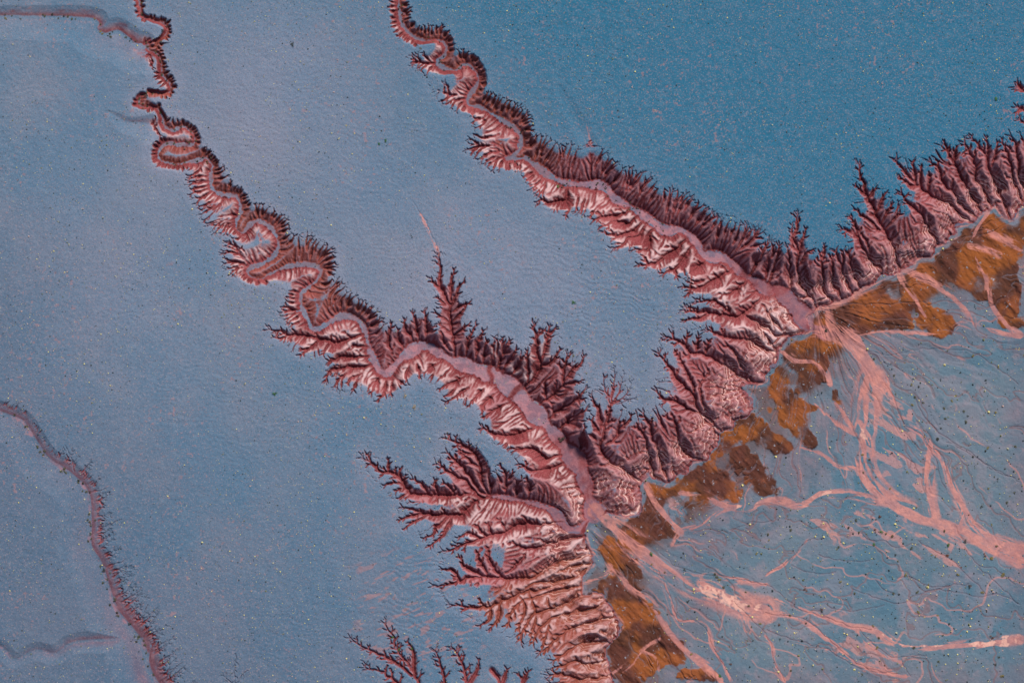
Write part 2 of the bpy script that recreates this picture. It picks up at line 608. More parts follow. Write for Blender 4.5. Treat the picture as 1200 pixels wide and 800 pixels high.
def twigs(q, spacing, length, slope, level, start=.15, ang=(35, 65)):
    n = len(q)
    s = 0
    step = .8
    tot = n * step
    s = start * tot + rng.random() * spacing
    side = 1 if rng.random() < .5 else -1
    while s < tot:
        k = min(n - 1, int(s / step))
        a, b = q[max(0, k - 3)], q[min(n - 1, k + 3)]
        d = (b - a) / (np.hypot(*(b - a)) + 1e-6)
        u = s / tot
        ln = length * (.55 + .75 * rng.random()) * (1.1 - .55 * u)
        ln = min(ln, 3 + .9 * (tot - s) + length * .35)
        an = math.radians(rng.uniform(*ang)) * side
        c, sn = math.cos(an), math.sin(an)
        e = np.array([d[0] * c - d[1] * sn, d[0] * sn + d[1] * c])
        m = q[k] + e * ln * .55
        e2 = e * .75 + d * .35 + rng.normal(0, .12, 2)
        tip = m + e2 * ln * .5
        zt = float(at(RAMP, *tip))
        zk = float(at(Z, *q[k]))
        if zt > zk + .5 and float(at(Z, *tip)) > zk + .4:
            r = carve(np.array([q[k], m, tip]), slope, 3.6, 7, .4, .35, 1.5)
            if r is not None and level > 0 and ln > 6:
                twigs(r, spacing * .8, length * .45, slope, level - 1, .3)
        side = -side if rng.random() < .8 else side
        s += spacing * (.6 + .8 * rng.random())


def fork(q, ln, slope, n=2):
    d = (q[-1] - q[max(0, len(q) - 6)])
    d = d / (np.hypot(*d) + 1e-6)
    for k in range(n):
        an = math.radians(rng.uniform(14, 48)) * (1 if k % 2 else -1)
        c, s = math.cos(an), math.sin(an)
        e = np.array([d[0] * c - d[1] * s, d[0] * s + d[1] * c])
        b = q[max(0, len(q) - 1 - int(rng.integers(0, 4)))]
        l_ = ln * (.6 + .7 * rng.random())
        tip = b + e * l_
        stampline = carve(np.array([b, b + e * l_ * .5 + rng.normal(0, .4, 2), tip]), slope, 2.8, 6, .4, .3, 1.4)


gyr, gxr = np.gradient(blur(RAMP, 3))
SIDEf = up((SIDE > 0).astype(np.float32))
done = []
for p in TRUNKS:
    thr = at(dRf, *p[0]) < -3 and at(dRf, *p[-1]) < 0
    r = carve(p, 2.1, 4.5 if thr else 11.0, 18, .9, .8, 1.3, .8, thr, True)
    if r is not None:
        done.append(r)
lim = []
for p in LIMBS:
    mild = p[0][0] < 300 and p[0][1] > 500
    r = carve(p, 2.3, 1.1 if mild else 6.5, 13, .45, .7, .8 if mild else 1.9, .8, at(dRf, *p[0]) < -3)
    if r is not None:
        lim.append(r)
print('trunks', round(time.time() - T0, 1))

near = np.zeros(QX.shape, bool)
for q in done + lim:
    ii = np.round((q[:, 0] - X0) / CS).astype(int)
    jj = np.round((q[:, 1] - Y0) / CS).astype(int)
    ok = (ii > 3) & (jj > 3) & (ii < QX.shape[1] - 4) & (jj < QX.shape[0] - 4)
    for a in range(-3, 4):
        for b in range(-3, 4):
            if a * a + b * b <= 4:
                near[jj[ok] + b, ii[ok] + a] = True
# gullies that run straight down the banks, found by walking down the bank from the rim
spacing_big = resample(np.vstack([rim, rim[:1]]), 1.0)
k = 0
banks = []
while k < len(spacing_big):
    x, y = spacing_big[k]
    k += int(rng.uniform(3.0, 8.5))
    if not (-40 < x < 1240 and -40 < y < 840):
        continue
    if any((x - a) ** 2 + (y - b) ** 2 < r * r for a, b, r in SMOOTH):
        continue
    pth = [(x, y)]
    for s in range(70):
        g = np.array([float(at(gxr, x, y)), float(at(gyr, x, y))])
        n = np.hypot(*g)
        if n < .03 and s > 3:
            break
        if n < 1e-4:
            break
        x, y = x - g[0] / n, y - g[1] / n
        if near[int((y - Y0) / CS), int((x - X0) / CS)]:
            break
        pth.append((x, y))
        if at(DFf, x, y) < .5:
            break
    if len(pth) > 4:
        banks.append(np.array(pth))
rng.shuffle(banks) if False else None
for p in banks:
    ln = len(p)
    q = p[:: max(1, ln // 4)]
    # a little out over the rim
    o = q[0] - q[1]
    o = o / (np.hypot(*o) + 1e-6)
    q = np.vstack([q[0] + o * rng.uniform(-2.5, 1.2), q])
    if ln > 30:
        q = q[: max(3, int(len(q) * rng.uniform(.8, 1.0)))]
    r = carve(q, 2.6, rng.uniform(3.4, 6.6), 9, .5, .45, 1.1, .8)
    if r is not None and ln > 12:
        fork(r, min(4.5, ln * .2), 2.5, 2)
        if ln > 18 and at(SIDEf, *p[len(p) // 2]) > .5:
            twigs(r, 6, 5, 2.6, 0, .25, (25, 45))
print('banks', len(banks), round(time.time() - T0, 1))
for r in done:
    twigs(r, 4.6, 11, 2.3, 1, .12)
    fork(r, 7, 2.4, 3)
for r in lim:
    if r[0][0] < 250 and r[0][1] > 500:
        continue
    twigs(r, 4.6, 7, 2.3, 0, .15)
    fork(r, 5, 2.4, 2)
print('twigs', round(time.time() - T0, 1))

vc = smooth(SWALES[0][0], 1.0)
k = 20
while k < len(vc) - 4:
    d = vc[k + 2] - vc[k - 2]
    d = d / np.hypot(*d)
    nrm = np.array([d[1], -d[0]])
    for sd_, pr in ((1, 1.0), (-1, .0)):
        if rng.random() < pr:
            ln = rng.uniform(4, 15) * (1.15 if sd_ > 0 else .8) * (.5 + .8 * sst(40, 140, vc[k][0]))
            a = vc[k] + nrm * sd_ * rng.uniform(4, 7)
            b = a + (nrm * sd_ + np.array([.35, -.35]) * sd_) * ln * .55
            c_ = b + (nrm * sd_ * .7 + np.array([.5, -.5]) * sd_ + rng.normal(0, .15, 2)) * ln * .5
            q = carve(np.array([a, b, c_]), 1.6, rng.uniform(1.0, 3.0), 6, .2, .5, .6, .8)
            if q is not None and ln > 9:
                fork(q, 4, 2.2, 3)
                twigs(q, 4, 5, 2.0, 0, .3)
    k += int(rng.choice([2, 2, 3, 4, 8]))

# hummocks and ledges on the lower scarp, then weathering
scarp = (1 - INLOW) * sst(-5, -15, RAMP) * sst(.5, 4, DFf) * sst(62, 30, up(DFt))
hum = fbm(13, 71, 4, ax=1.7, ay=1.0, rot=-.5)
low_bad = np.exp(-(((PX - 670) / 75) ** 2 + ((PY - 735) / 75) ** 2))
hum2 = fbm(16, 75, 3, x=PX + 26 * (fbm(30, 77, 3) - .5), y=PY * 1.5 + 26 * (fbm(30, 79, 3) - .5))
Z = Z + scarp * ((hum - .5) * 7.0 + low_bad * (hum2 - .5) * 17.0)
CUT = np.maximum(PLAT - Z, 0)
slope_n = sst(.1, .6, np.hypot(*np.gradient(Z)) / STEP)
Z = Z + slope_n * (fbm(4.0, 91, 2) - .5) * 1.0


def rain(Z, n, steps, cut, seed):
    """running water: drops start on the bare slopes, run down and wear the ground where they meet"""
    q = np.random.default_rng(seed)
    src = (dRf > -6) & (DFf > 1.5) & (np.maximum(PLAT - Z, 0) > .2)
    src &= (X0 + 30 < PX) & (PX < X1 - 30) & (PY > Y0 + 30) & (PY < Y1 - 30)
    cells = np.flatnonzero(src.ravel())
    pick = cells[q.integers(0, len(cells), n)]
    y = (pick // NX) + q.random(n)
    x = (pick % NX) + q.random(n)
    gy_, gx_ = np.gradient(Z)
    flow = np.zeros(NX * NY, np.float32)
    dx = np.zeros(n)
    dy = np.zeros(n)
    last = np.full(n, 1e3)
    Zr = Z.ravel()
    for _ in range(steps):
        xi, yi = x.astype(int), y.astype(int)
        k = yi * NX + xi
        g0, g1 = gx_.ravel()[k], gy_.ravel()[k]
        dx = dx * .45 - g0
        dy = dy * .45 - g1
        m = np.hypot(dx, dy) + 1e-6
        zk = Zr[k]
        go = (m > .02) & (DFf.ravel()[k] > .2) & (zk < last + .06)
        last = np.minimum(zk, last)[go]
        x, y, dx, dy, k, m = x[go], y[go], dx[go], dy[go], k[go], m[go]
        flow += np.bincount(k, minlength=NX * NY).astype(np.float32)
        x = np.clip(x + dx / m, 2, NX - 3)
        y = np.clip(y + dy / m, 2, NY - 3)
    flow = flow.reshape(NY, NX)
    f = blur(np.log1p(flow), 1)
    f = f - blur(f, 10) * .55
    return Z - cut * np.clip(f, -.4, 2.6) * sst(.06, .3, np.hypot(gx_, gy_) / STEP) * sst(.6, 3.2, PLAT - Z) * (1 - .45 * scarp)


for k_ in range(3):
    Z = rain(Z, 90000, 55, (.55, .55, .45)[k_], 800 + k_)
    m_ = sst(1.2, 4.5, PLAT - Z)
    Z = Z * (1 - m_) + blur(Z, 1) * m_

# lines of the plain: rills and wash threads (half width, depth)
RILLS = lines("""
m 690,280 740,400 780,510 860,522 920,560 950,650 1000,720 1040,800
m 700,200 780,260 880,295 1000,310 1200,350
m 1050,430 1120,500 1200,580
o 0,480 60,495 150,500 230,550 290,600 370,670 440,720 520,760 640,770
o 0,560 100,600 200,630 300,660 400,720 470,750 560,770
o 0,590 30,640 40,720 90,800
o 0,350 90,410 160,465 230,490 300,510 400,545 500,560
o 0,300 90,250 150,190 200,140 270,135
o 250,210 340,235 440,240 490,235
o 120,260 180,285 260,300 330,290
o 410,365 500,405 600,435 660,430 710,400 800,375 900,385 1010,405 1100,395 1200,440
o 620,315 670,310 720,335 800,360 960,345
o 520,330 560,370 610,395
o 450,110 490,135 560,145 620,170 720,160
o 720,140 800,190 900,250 960,310 1040,390
o 280,440 330,465 450,470 560,445
o 640,700 660,750 690,790
o 440,560 520,640 600,690 680,690 760,680
o 940,180 1010,260 1090,280 1180,350
o 1010,270 1060,310 1120,370 1190,440
n 560,0 600,60 640,170 700,220 740,240 770,290 830,340 860,420 880,480
n 700,60 760,170 860,260 960,320 1050,390 1120,420 1200,465
n 860,270 960,330 1100,420 1180,450
n 760,290 800,360 820,440 850,490
n 640,330 690,370 730,440
i 430,600 500,650 580,665 700,640 800,632 900,640 990,660 1090,720 1190,800
i 560,700 640,740 690,790
l 800,740 860,690 920,655 1000,655 1060,620
x 700,625 715,640 735,652
x 485,238 490,247 496,256 504,270 510,285 514,300
""")
for p in RILLS:
    q = smooth(p, .8)
    q = q + np.stack([np.interp(np.arange(len(q)), np.arange(0, len(q) + 8, 8), rng.normal(0, .8, len(range(0, len(q) + 8, 8)))) for _ in range(2)], 1)
    cur = at(Z, q[:, 0], q[:, 1])
    for (x, y), z in zip(q, cur):
        stamp(x, y, z - .4, 1.0, 4, .4)

# ------------------------------------------------------------------ what the ground is made of
warp1 = (fbm(9, 201, 3) - .5)
warp2 = (fbm(30, 211, 3) - .5)
grad = np.hypot(*np.gradient(Z)) / STEP
bank = blur(grad, 1)
exposed = sst(.18, .48, bank + warp1 * .12) * sst(.7, 2.0, CUT + warp1 * .8)
exposed = np.maximum(exposed, sst(1.0, 4.0, CUT) * sst(.08, .3, bank))
# below the crust of the scarp no crust is left
exposed = np.maximum(exposed, (.40 + .5 * sst(.4, .6, fbm(24, 205, 4))) * sst(3.0, 8, CUT) * sst(130, 95, up(DFt)))
exposed *= 1 - .8 * sst(.4, .6, INLOW)
vcz = up(segdist(smooth(SWALES[0][0], 3.0), [(0, 0)] * len(smooth(SWALES[0][0], 3.0)))[0])
exposed *= 1 - .3 * sst(34, 22, vcz) * (PX < 260) * (PY > 440) * (1 - sst(.5, 1.2, RAMP - Z))
exposed = np.maximum(exposed, scarp * sst(.08, .35, blur(bank, 3)) * .95)
floor_silt = sst(1.8, -1.4, WASHf + warp1 * 7) * (CUT > 1) * (.7 + .3 * sst(9, 15, CUT)) * (.7 + .3 * sst(.35, .6, fbm(9, 581, 3)))
low = sst(.4, .6, INLOW)


def area(poly, edge=3.0, rough=9.0, big=8.0):
    q = L(poly)
    m = up(inside(q, QX, QY).astype(np.float32))
    d, _, _ = segdist(q, [(0, 0)] * len(q), True)
    d = up(d)
    sd = np.where(m > .5, d, -d) + warp1 * rough + warp2 * big
    return sst(-edge, edge, sd)


def thread(poly, w0, w1, edge=.9, rough=3.0):
    q = smooth(L(poly) if isinstance(poly, str) else poly, 3.0)
    u = np.linspace(0, 1, len(q))
    al = np.concatenate([[0], np.cumsum(np.hypot(*np.diff(q, axis=0).T))])
    ws = w0 + (w1 - w0) * u
    d, v, sd = segdist(q, [(a, b) for a, b in zip(ws, al)])
    d, v, sd = up(d), up(v), up(sd)
    thread.k += 13
    w = max(w0, w1)
    nearby = d < w + 12
    br = np.zeros_like(d)
    br[nearby] = fbm(2.2 + w * .45, 900 + thread.k, 3, x=(sd * (d + w) + warp2 * 6)[nearby], y=(v * .13 + warp1 * .5)[nearby])
    body = sst(edge, -edge, d + warp1 * rough + warp2 * 3)
    fray = sst(w * 1.0 + 2.5, 0, d) * sst(.50, .62, br)          # strands that leave the bed and come back
    return np.maximum(body * sst(.36, .58, br + .10 * sst(0, -w * .6, d)), fray * .8)


thread.k = 0
ochre = np.zeros_like(Z)
for a in ["i 300,440 400,400 500,360 560,380 640,430 680,460 700,540 640,560 560,545 440,575 360,540",
          "i 620,330 700,340 720,390 800,430 880,490 900,520 840,575 720,560 690,440",
          "i 800,200 880,150 960,110 1100,70 1200,60 1200,500 1100,470 1040,420 900,330 780,280",
          "i 1000,200 1200,180 1200,540 1120,540 1060,430 1020,330",
          "h 720,590 800,590 870,640 900,700 880,760 900,800 840,800 790,720 720,660",
          "h 620,770 660,720 720,740 720,800 640,830 600,830",
          "l 790,240 860,160 930,140 1000,200 1100,260 1140,310 1060,320 980,280 900,250",
          "l 1040,0 1120,20 1200,90 1200,300 1120,220 1060,120",
          "l 830,300 900,300 960,370 1040,460 1050,520 980,530 900,470 840,400",
          "l 580,460 660,400 740,370 800,390 860,470 910,540 840,550 740,520 640,490",
          "l 340,660 440,560 480,600 540,660 590,720 480,740 400,700",
          "l 740,330 790,280 800,350 750,360",
          "m 390,170 450,138 520,180 600,265 632,320 600,340 540,310 480,270",
          "m 460,310 560,370 650,450 712,545 820,640 822,720 700,750 560,800 460,800 450,620 520,530 450,420",
          "m 350,400 430,330 460,320 440,390 370,410",
          "m 760,790 820,740 930,745 980,800", "n 0,190 60,240 140,310 100,330 0,310", "n 60,110 160,170 260,270 240,310 160,270 60,190",
          "n 0,430 50,480 30,520 0,530", "n 60,0 140,40 230,120 180,110 90,60", "n 290,0 340,30 350,100 310,60"]:
    ochre = np.maximum(ochre, area(a, 3, 14, 10))
ochre *= sst(.5, 1, INLOW)
ochre *= .68 + .32 * sst(.3, .5, fbm(22, 231, 4))
ochre_dark = sst(.36, .56, fbm(30, 241, 4))

wash = np.zeros_like(Z)
for a, w0, w1 in [("x 697,600 m 450,70 560,150 680,235 820,320 950,385 1080,440 1200,470", 11.5, 11),
                  ("m 470,60 560,180 640,250 700,290", 6, 4),
                  ("m 900,340 980,400 1050,430 1090,500 1110,560", 4, 3),
                  ("m 820,310 950,320 1100,330 1200,350", 3, 2),
                  ("m 690,280 740,400 780,510 860,522 920,560 950,650 1000,720 1040,800", 1.5, 2.2),
                  ("m 350,330 430,310 480,290 560,360 650,430 730,540 800,630 900,720 990,800", 1.6, 4),
                  ("m 480,290 450,240 400,200 360,180", 2, 1.5),
                  ("m 480,770 560,720 620,660 690,600", 2, 1.2), ("m 620,660 680,690 690,750", 1.5, 1.0),
                  ("h 860,420 880,480 900,540 960,575 1020,610 1070,680 1110,740 1140,800", 4, 10),
                  ("i 560,300 460,350 380,390 300,425 230,440", 3.5, 4), ("i 280,440 290,520 320,560 420,590 460,680 540,800", 4, 8),
                  ("i 620,270 650,340 700,400 750,480", 3, 1), ("i 640,260 720,290 800,330 900,400 960,470 980,520", 4, 1.5),
                  ("i 440,570 560,552 700,560 840,577 920,518 1010,530 1120,560 1200,577", 1.2, 2.0),
                  ("i 960,150 1060,170 1100,190", 1.6, 2.5), ("i 1040,80 1110,110 1200,160", 3, 3), ("i 990,210 1040,320 1060,420 1130,520 1200,570", 1.5, 2.5),
                  ("i 1050,-10 1000,60 980,100", 3, 2),
                  ("n 500,-20 480,80 470,160 450,260 460,360 500,460 580,550 660,600 740,640 860,670 980,730 1080,780 1200,830", 12, 6),
                  ("n 440,180 480,250 500,310", 3, 2),
                  ("n 560,0 600,60 640,170 740,240 770,290", 2, 2), ("n 770,290 765,400 775,520 790,630", 4, 6), ("n 800,320 840,370 870,450 900,520 930,590 910,660", 2.5, 3),
                  ("n 860,420 890,500 940,600 1000,690 1080,740 1200,780", 2, 6),
                  ("n 230,100 290,160 350,200 420,240", 1.5, 2), ("n 330,90 380,160 410,210", 2, 2.5),
                  ("n 170,300 250,330 330,380 420,400 470,440", 1.2, 3), ("n 0,550 80,555 150,580 200,560 260,520 400,520 500,545 580,560", 2, 3.5),
                  ("l 560,760 600,690 690,670 760,610 830,585 920,590 1000,555 1080,550 1150,580 1200,570", 1.2, 2.5),
                  ("l 430,480 470,560 540,640 600,700", 3, 3), ("l 600,510 700,520 800,570 880,575", 3, 2),
                  ("o 0,400 100,430 230,490 400,545 520,570 600,620 700,650 900,640 1000,630 1200,610", 2.5, 4),
                  ("o 0,480 150,500 290,600 440,720 520,755 660,775", 1.4, 4), ("o 430,560 560,680 640,710", 3, 2),
                  ("o 720,30 860,80 960,110 1060,160 1200,240", 4, 6), ("o 0,300 90,250 150,190 200,140", 1.4, 1.5),
                  ("o 0,590 30,640 40,720 90,800", 1.6, 1.6), ("o 0,560 100,600 200,630 300,660 470,750", .8, 1.4),
                  ("x 485,238 496,256 510,285 514,300", .7, 1.1), ("x 686,140 690,160 693,172", -.4, .2),
                  ("h 680,650 740,690 820,700 870,740 900,800", 2.2, 3), ("h 780,560 840,560 900,590", 3, 3)]:
    wash = np.maximum(wash, thread(a, w0, w1))
wash = np.maximum(wash, .85 * thread(FOOT[1:-2], .6, .9) * sst(.3, .5, fbm(30, 541, 3)))
haze_wash = np.zeros_like(Z)          # thin film of pink silt
for a in ["n 230,640 330,620 480,640 620,620 600,680 440,730 300,720", "n 480,0 640,60 760,260 760,400 700,620 560,480 480,300",
          "o 300,80 450,60 640,40 820,150 960,300 800,240 560,140", "o 230,480 420,560 640,690 640,760 420,690 300,590",
          "n 760,700 1000,760 1200,800 1200,800 1000,800 820,780", "l 400,480 560,500 800,570 700,650 560,690"]:
    haze_wash = np.maximum(haze_wash, area(a, 16, 40, 16))
haze_wash *= sst(.42, .62, fbm(10, 251, 4, ax=2.5, ay=.7, rot=.55))
salt = np.zeros_like(Z)
for a in ["m 860,350 960,350 1050,390 1120,430 1200,420 1200,500 1100,450 1120,560 1060,480 960,420 900,400", "o 500,560 600,540 660,570 700,610 820,590 860,620 760,660 640,640 560,600",
          "o 960,620 1100,590 1150,560 1200,570 1200,640 1140,680 1060,690", "l 820,580 900,550 960,560 900,590", "n 420,190 450,200 500,280 490,310 440,260",
          "n 220,530 320,510 420,530 330,560", "o 500,570 640,545 660,600 620,640"]:
    salt = np.maximum(salt, area(a, 3, 10, 4))
salt *= sst(.38, .55, fbm(7, 261, 4))
# pink specks of bare clay on the plateau
spk = .6 * sst(.76, .82, fbm(3.2, 271, 2)) * sst(.52, .66, fbm(70, 281, 3)) * (1 - low)
dash = np.zeros_like(Z)
m = area("x 420,660 500,640 560,700 560,760 480,790 420,760", 14, 30, 12)
dash = m * sst(.63, .72, fbm(7, 291, 2, ax=1.7, ay=.5, rot=-.35))

def fan(ax, ay, seed, octv=4):
    th = np.arctan2(PY - ay, PX - ax)
    rr = np.hypot(PX - ax, PY - ay)
    u = th * 150 + warp2 * (22 if octv > 2 else 12)
    v = rr * .16
    n1 = fbm(13, seed, octv, x=u, y=v)
    n2 = fbm(9, seed + 9, 3, x=u, y=v * 1.3)
    gr = np.hypot(*np.gradient(n1)) / STEP
    return sst(1.3, .35, np.abs(n1 - .5) / (gr + .006)), sst(.46, .72, n2), n1


fA, sA, nA = fan(660, 570, 401)
fB, sB, nB = fan(960, 360, 431)
inA = area("x 690,610 760,640 900,592 1010,575 1060,610 1300,720 1300,900 700,900", 14, 10, 30)
fA2, _a, _b = fan(640, 560, 461, 2)
fB2, _a, _b = fan(950, 345, 481, 2)
fine_thr = (fA2 * inA + fB2 * (1 - inA)) * low
threads = (fA * inA + fB * (1 - inA)) * low
sheet = (sA * inA + sB * (1 - inA)) * low
streak = (nA * inA + nB * (1 - inA)) * low

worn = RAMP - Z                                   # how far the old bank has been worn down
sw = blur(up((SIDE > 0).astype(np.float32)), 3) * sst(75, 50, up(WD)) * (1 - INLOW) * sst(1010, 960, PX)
crest = blur(Z, 24) - Z                             # negative on the crests of the ribs
ash = sw * sst(.7, -.9, crest + warp1 * 1.2) * sst(6.0, 2.0, worn) * sst(0, 7, DFf + warp1 * 4) * (.5 + .5 * sst(.35, .6, fbm(11, 501, 3)))  # crests of the sun-facing banks painted pale, as if lit
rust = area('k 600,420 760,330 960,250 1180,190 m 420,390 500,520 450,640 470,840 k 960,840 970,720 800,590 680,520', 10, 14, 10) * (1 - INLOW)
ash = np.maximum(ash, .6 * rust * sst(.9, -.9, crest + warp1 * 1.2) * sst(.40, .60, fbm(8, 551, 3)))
rib = (1 - sw) * (1 - INLOW) * sst(.55, -1.0, crest + warp1 * 1.0)  # pink-lilac rib tone, which also paints the crests lighter than the hollows
bloom = np.exp(-(((PX - 560) / 170) ** 2 + ((PY - 330) / 120) ** 2)) + .8 * np.exp(-(((PX - 330) / 130) ** 2 + ((PY - 120) / 140) ** 2)) + .55 * np.exp(-(((PX - 130) / 110) ** 2 + ((PY - 330) / 150) ** 2))
bloom = np.clip(bloom * (.5 + fbm(60, 531, 4)) + .55 * sst(15, 2, -dRf + warp2 * 14) * sst(-6, -1, -np.abs(dRf) + 20), 0, 1)
ochre = np.maximum(ochre, low * sst(3, 9, up(DFt)) * sst(54, 26, up(DFt) + warp2 * 30) * sst(.36, .52, fbm(34, 511, 4)) * sst(700, 730, PX + warp2 * 20))
ochre *= (1 - .35 * sheet) * (1 - .5 * threads)
salt *= sst(.25, .6, blur(wash, 4))
apron = low * sst(2, 8, up(DFt)) * sst(75, 25, up(DFt) + warp2 * 40) * sst(610, 650, PX + warp2 * 20) * sst(.30, .5, fbm(12, 561, 4, ax=.7, ay=2.2, rot=-.75))
upper = np.maximum(sst(500, 440, PX) * sst(410, 350, PY), sst(700, 620, PX) * sst(240, 180, PY) * sst(430, 450, PX))
rust = np.maximum(rust, .75 * upper * (1 - sw))
attrs = {'upper': upper, 'rose': fine_thr * sst(.35, .6, fbm(40, 571, 4)), 'apron': apron, 'ash': ash, 'rust': rust, 'rib': rib, 'bloom': bloom, 'threads': threads, 'sheet': sheet, 'exposed': exposed, 'silt': floor_silt, 'ochre': ochre, 'ochre_dark': ochre_dark, 'wash': np.maximum(wash, 0), 'film': haze_wash, 'salt': salt,
         'specks': np.maximum(spk * .8, dash * .55), 'scarp': scarp, 'plain': low}

for k_ in ('specks', 'threads', 'rose', 'sheet', 'film', 'salt', 'ochre'):
    v_ = attrs[k_]
    v_[:3] = v_[-3:] = 0
    v_[:, :3] = v_[:, -3:] = 0
# plateau ripples (low steps of the ground) and fine relief of the open land
flat = (1 - sst(.1, .6, CUT)) * (1 - low)
rip = np.sin((PY * .95 - PX * .10) * .75 + (fbm(28, 301, 4) - .5) * 34)
ripz = sst(.45, .65, fbm(120, 311, 2)) * .08
ripz = np.maximum(ripz, .16 * np.exp(-(((PX - 730) / 170) ** 2 + ((PY - 330) / 110) ** 2)) + .2 * np.exp(-(((PX - 520) / 120) ** 2 + ((PY - 700) / 90) ** 2)))
Z = Z + ochre * low * (fbm(9, 521, 3, ax=.8, ay=1.8, rot=-.75) - .35) * 4.0
Z = Z + flat * rip * ripz * .8
Z = Z + (1 - exposed) * (fbm(3.0, 321, 2) - .5) * .35 + low * (streak - .5) * 2.2 - threads * .22
print('ground', round(time.time() - T0, 1))

# ------------------------------------------------------------------ to world
def wx(x): return (np.asarray(x) - 600.0) * S
def wy(y): return (400.0 - np.asarray(y)) * S


PADN = 40
ext = np.cumsum(1.0 * 1.22 ** np.arange(PADN))
fxx = np.concatenate([X0 - ext[::-1], gx, X1 + ext])
fyy = np.concatenate([Y0 - ext[::-1], gy, Y1 + ext])
Zp = np.pad(Z, PADN, mode='edge')
WX, WY = np.meshgrid(wx(fxx), wy(fyy))
ny, nx = Zp.shape
co = np.stack([WX, WY, Zp * S * VZ], -1).reshape(-1, 3).astype(np.float32)
idx = np.arange(ny * nx).reshape(ny, nx)
quads = np.stack([idx[1:, :-1], idx[1:, 1:], idx[:-1, 1:], idx[:-1, :-1]], -1).reshape(-1, 4)

C = bpy.context.scene.collection


def grid_mesh(name, mat, faces):
    used = np.unique(faces)
    remap = np.full(len(co), -1, np.int64)
    remap[used] = np.arange(len(used))
    f = remap[faces].astype(np.int32)
    me = bpy.data.meshes.new(name)
    me.vertices.add(len(used))
    me.vertices.foreach_set('co', co[used].ravel())
    me.loops.add(f.size)
    me.loops.foreach_set('vertex_index', f.ravel())
    me.polygons.add(len(f))
    me.polygons.foreach_set('loop_start', np.arange(0, f.size, 4, dtype=np.int32))
    me.update(calc_edges=True)
    me.polygons.foreach_set('use_smooth', np.ones(len(f), bool))
    for k, v in attrs.items():
        at_ = me.attributes.new(k, 'FLOAT', 'POINT')
        at_.data.foreach_set('value', np.pad(v, PADN, mode='edge').ravel()[used].astype(np.float32))
    cn = me.attributes.new('custom_normal', 'FLOAT_VECTOR', 'POINT')
    cn.data.foreach_set('vector', NRM[used].ravel())
    me.materials.append(mat)
    o = bpy.data.objects.new(name, me)
    C.objects.link(o)
    return o


# ------------------------------------------------------------------ materials
class NT:
    def __init__(self, name):
        self.m = bpy.data.materials.new(name)
        self.m.use_nodes = True
        self.t = self.m.node_tree
        self.b = self.t.nodes['Principled BSDF']

    def n(self, kind, **kw):
        x = self.t.nodes.new(kind)
        for k, v in kw.items():
            if k.startswith('i_'):
                x.inputs[int(k[2:])].default_value = v
            else:
                setattr(x, k, v)
        return x

    def link(self, a, b): self.t.links.new(a, b)

    def attr(self, name): return self.n('ShaderNodeAttribute', attribute_name=name).outputs['Fac']

    def math(self, op, a, b=None, c=None, clamp=False):
        x = self.n('ShaderNodeMath', operation=op, use_clamp=clamp)
        for k, v in enumerate((a, b, c)):
            if v is None: continue
            if isinstance(v, (int, float)): x.inputs[k].default_value = v
            else: self.link(v, x.inputs[k])
        return x.outputs[0]

    def noise(self, scale, detail=4, rough=.6, vec=None, dist=0):
        x = self.n('ShaderNodeTexNoise')
        x.inputs['Scale'].default_value = scale
        x.inputs['Detail'].default_value = detail
        x.inputs['Roughness'].default_value = rough
        x.inputs['Distortion'].default_value = dist
        if vec is not None: self.link(vec, x.inputs['Vector'])
        return x.outputs['Fac']

    def step(self, v, a, b):
        x = self.n('ShaderNodeMapRange', interpolation_type='SMOOTHSTEP')
        self.link(v, x.inputs[0])
        x.inputs[1].default_value = a
        x.inputs[2].default_value = b
        return x.outputs[0]

    def mix(self, f, a, b, mode='MIX'):
        x = self.n('ShaderNodeMix', data_type='RGBA', blend_type=mode)
        if isinstance(f, (int, float)): x.inputs[0].default_value = f
        else: self.link(f, x.inputs[0])
        for k, v in ((6, a), (7, b)):
            if isinstance(v, tuple): x.inputs[k].default_value = (*v, 1)
            else: self.link(v, x.inputs[k])
        return x.outputs[2]


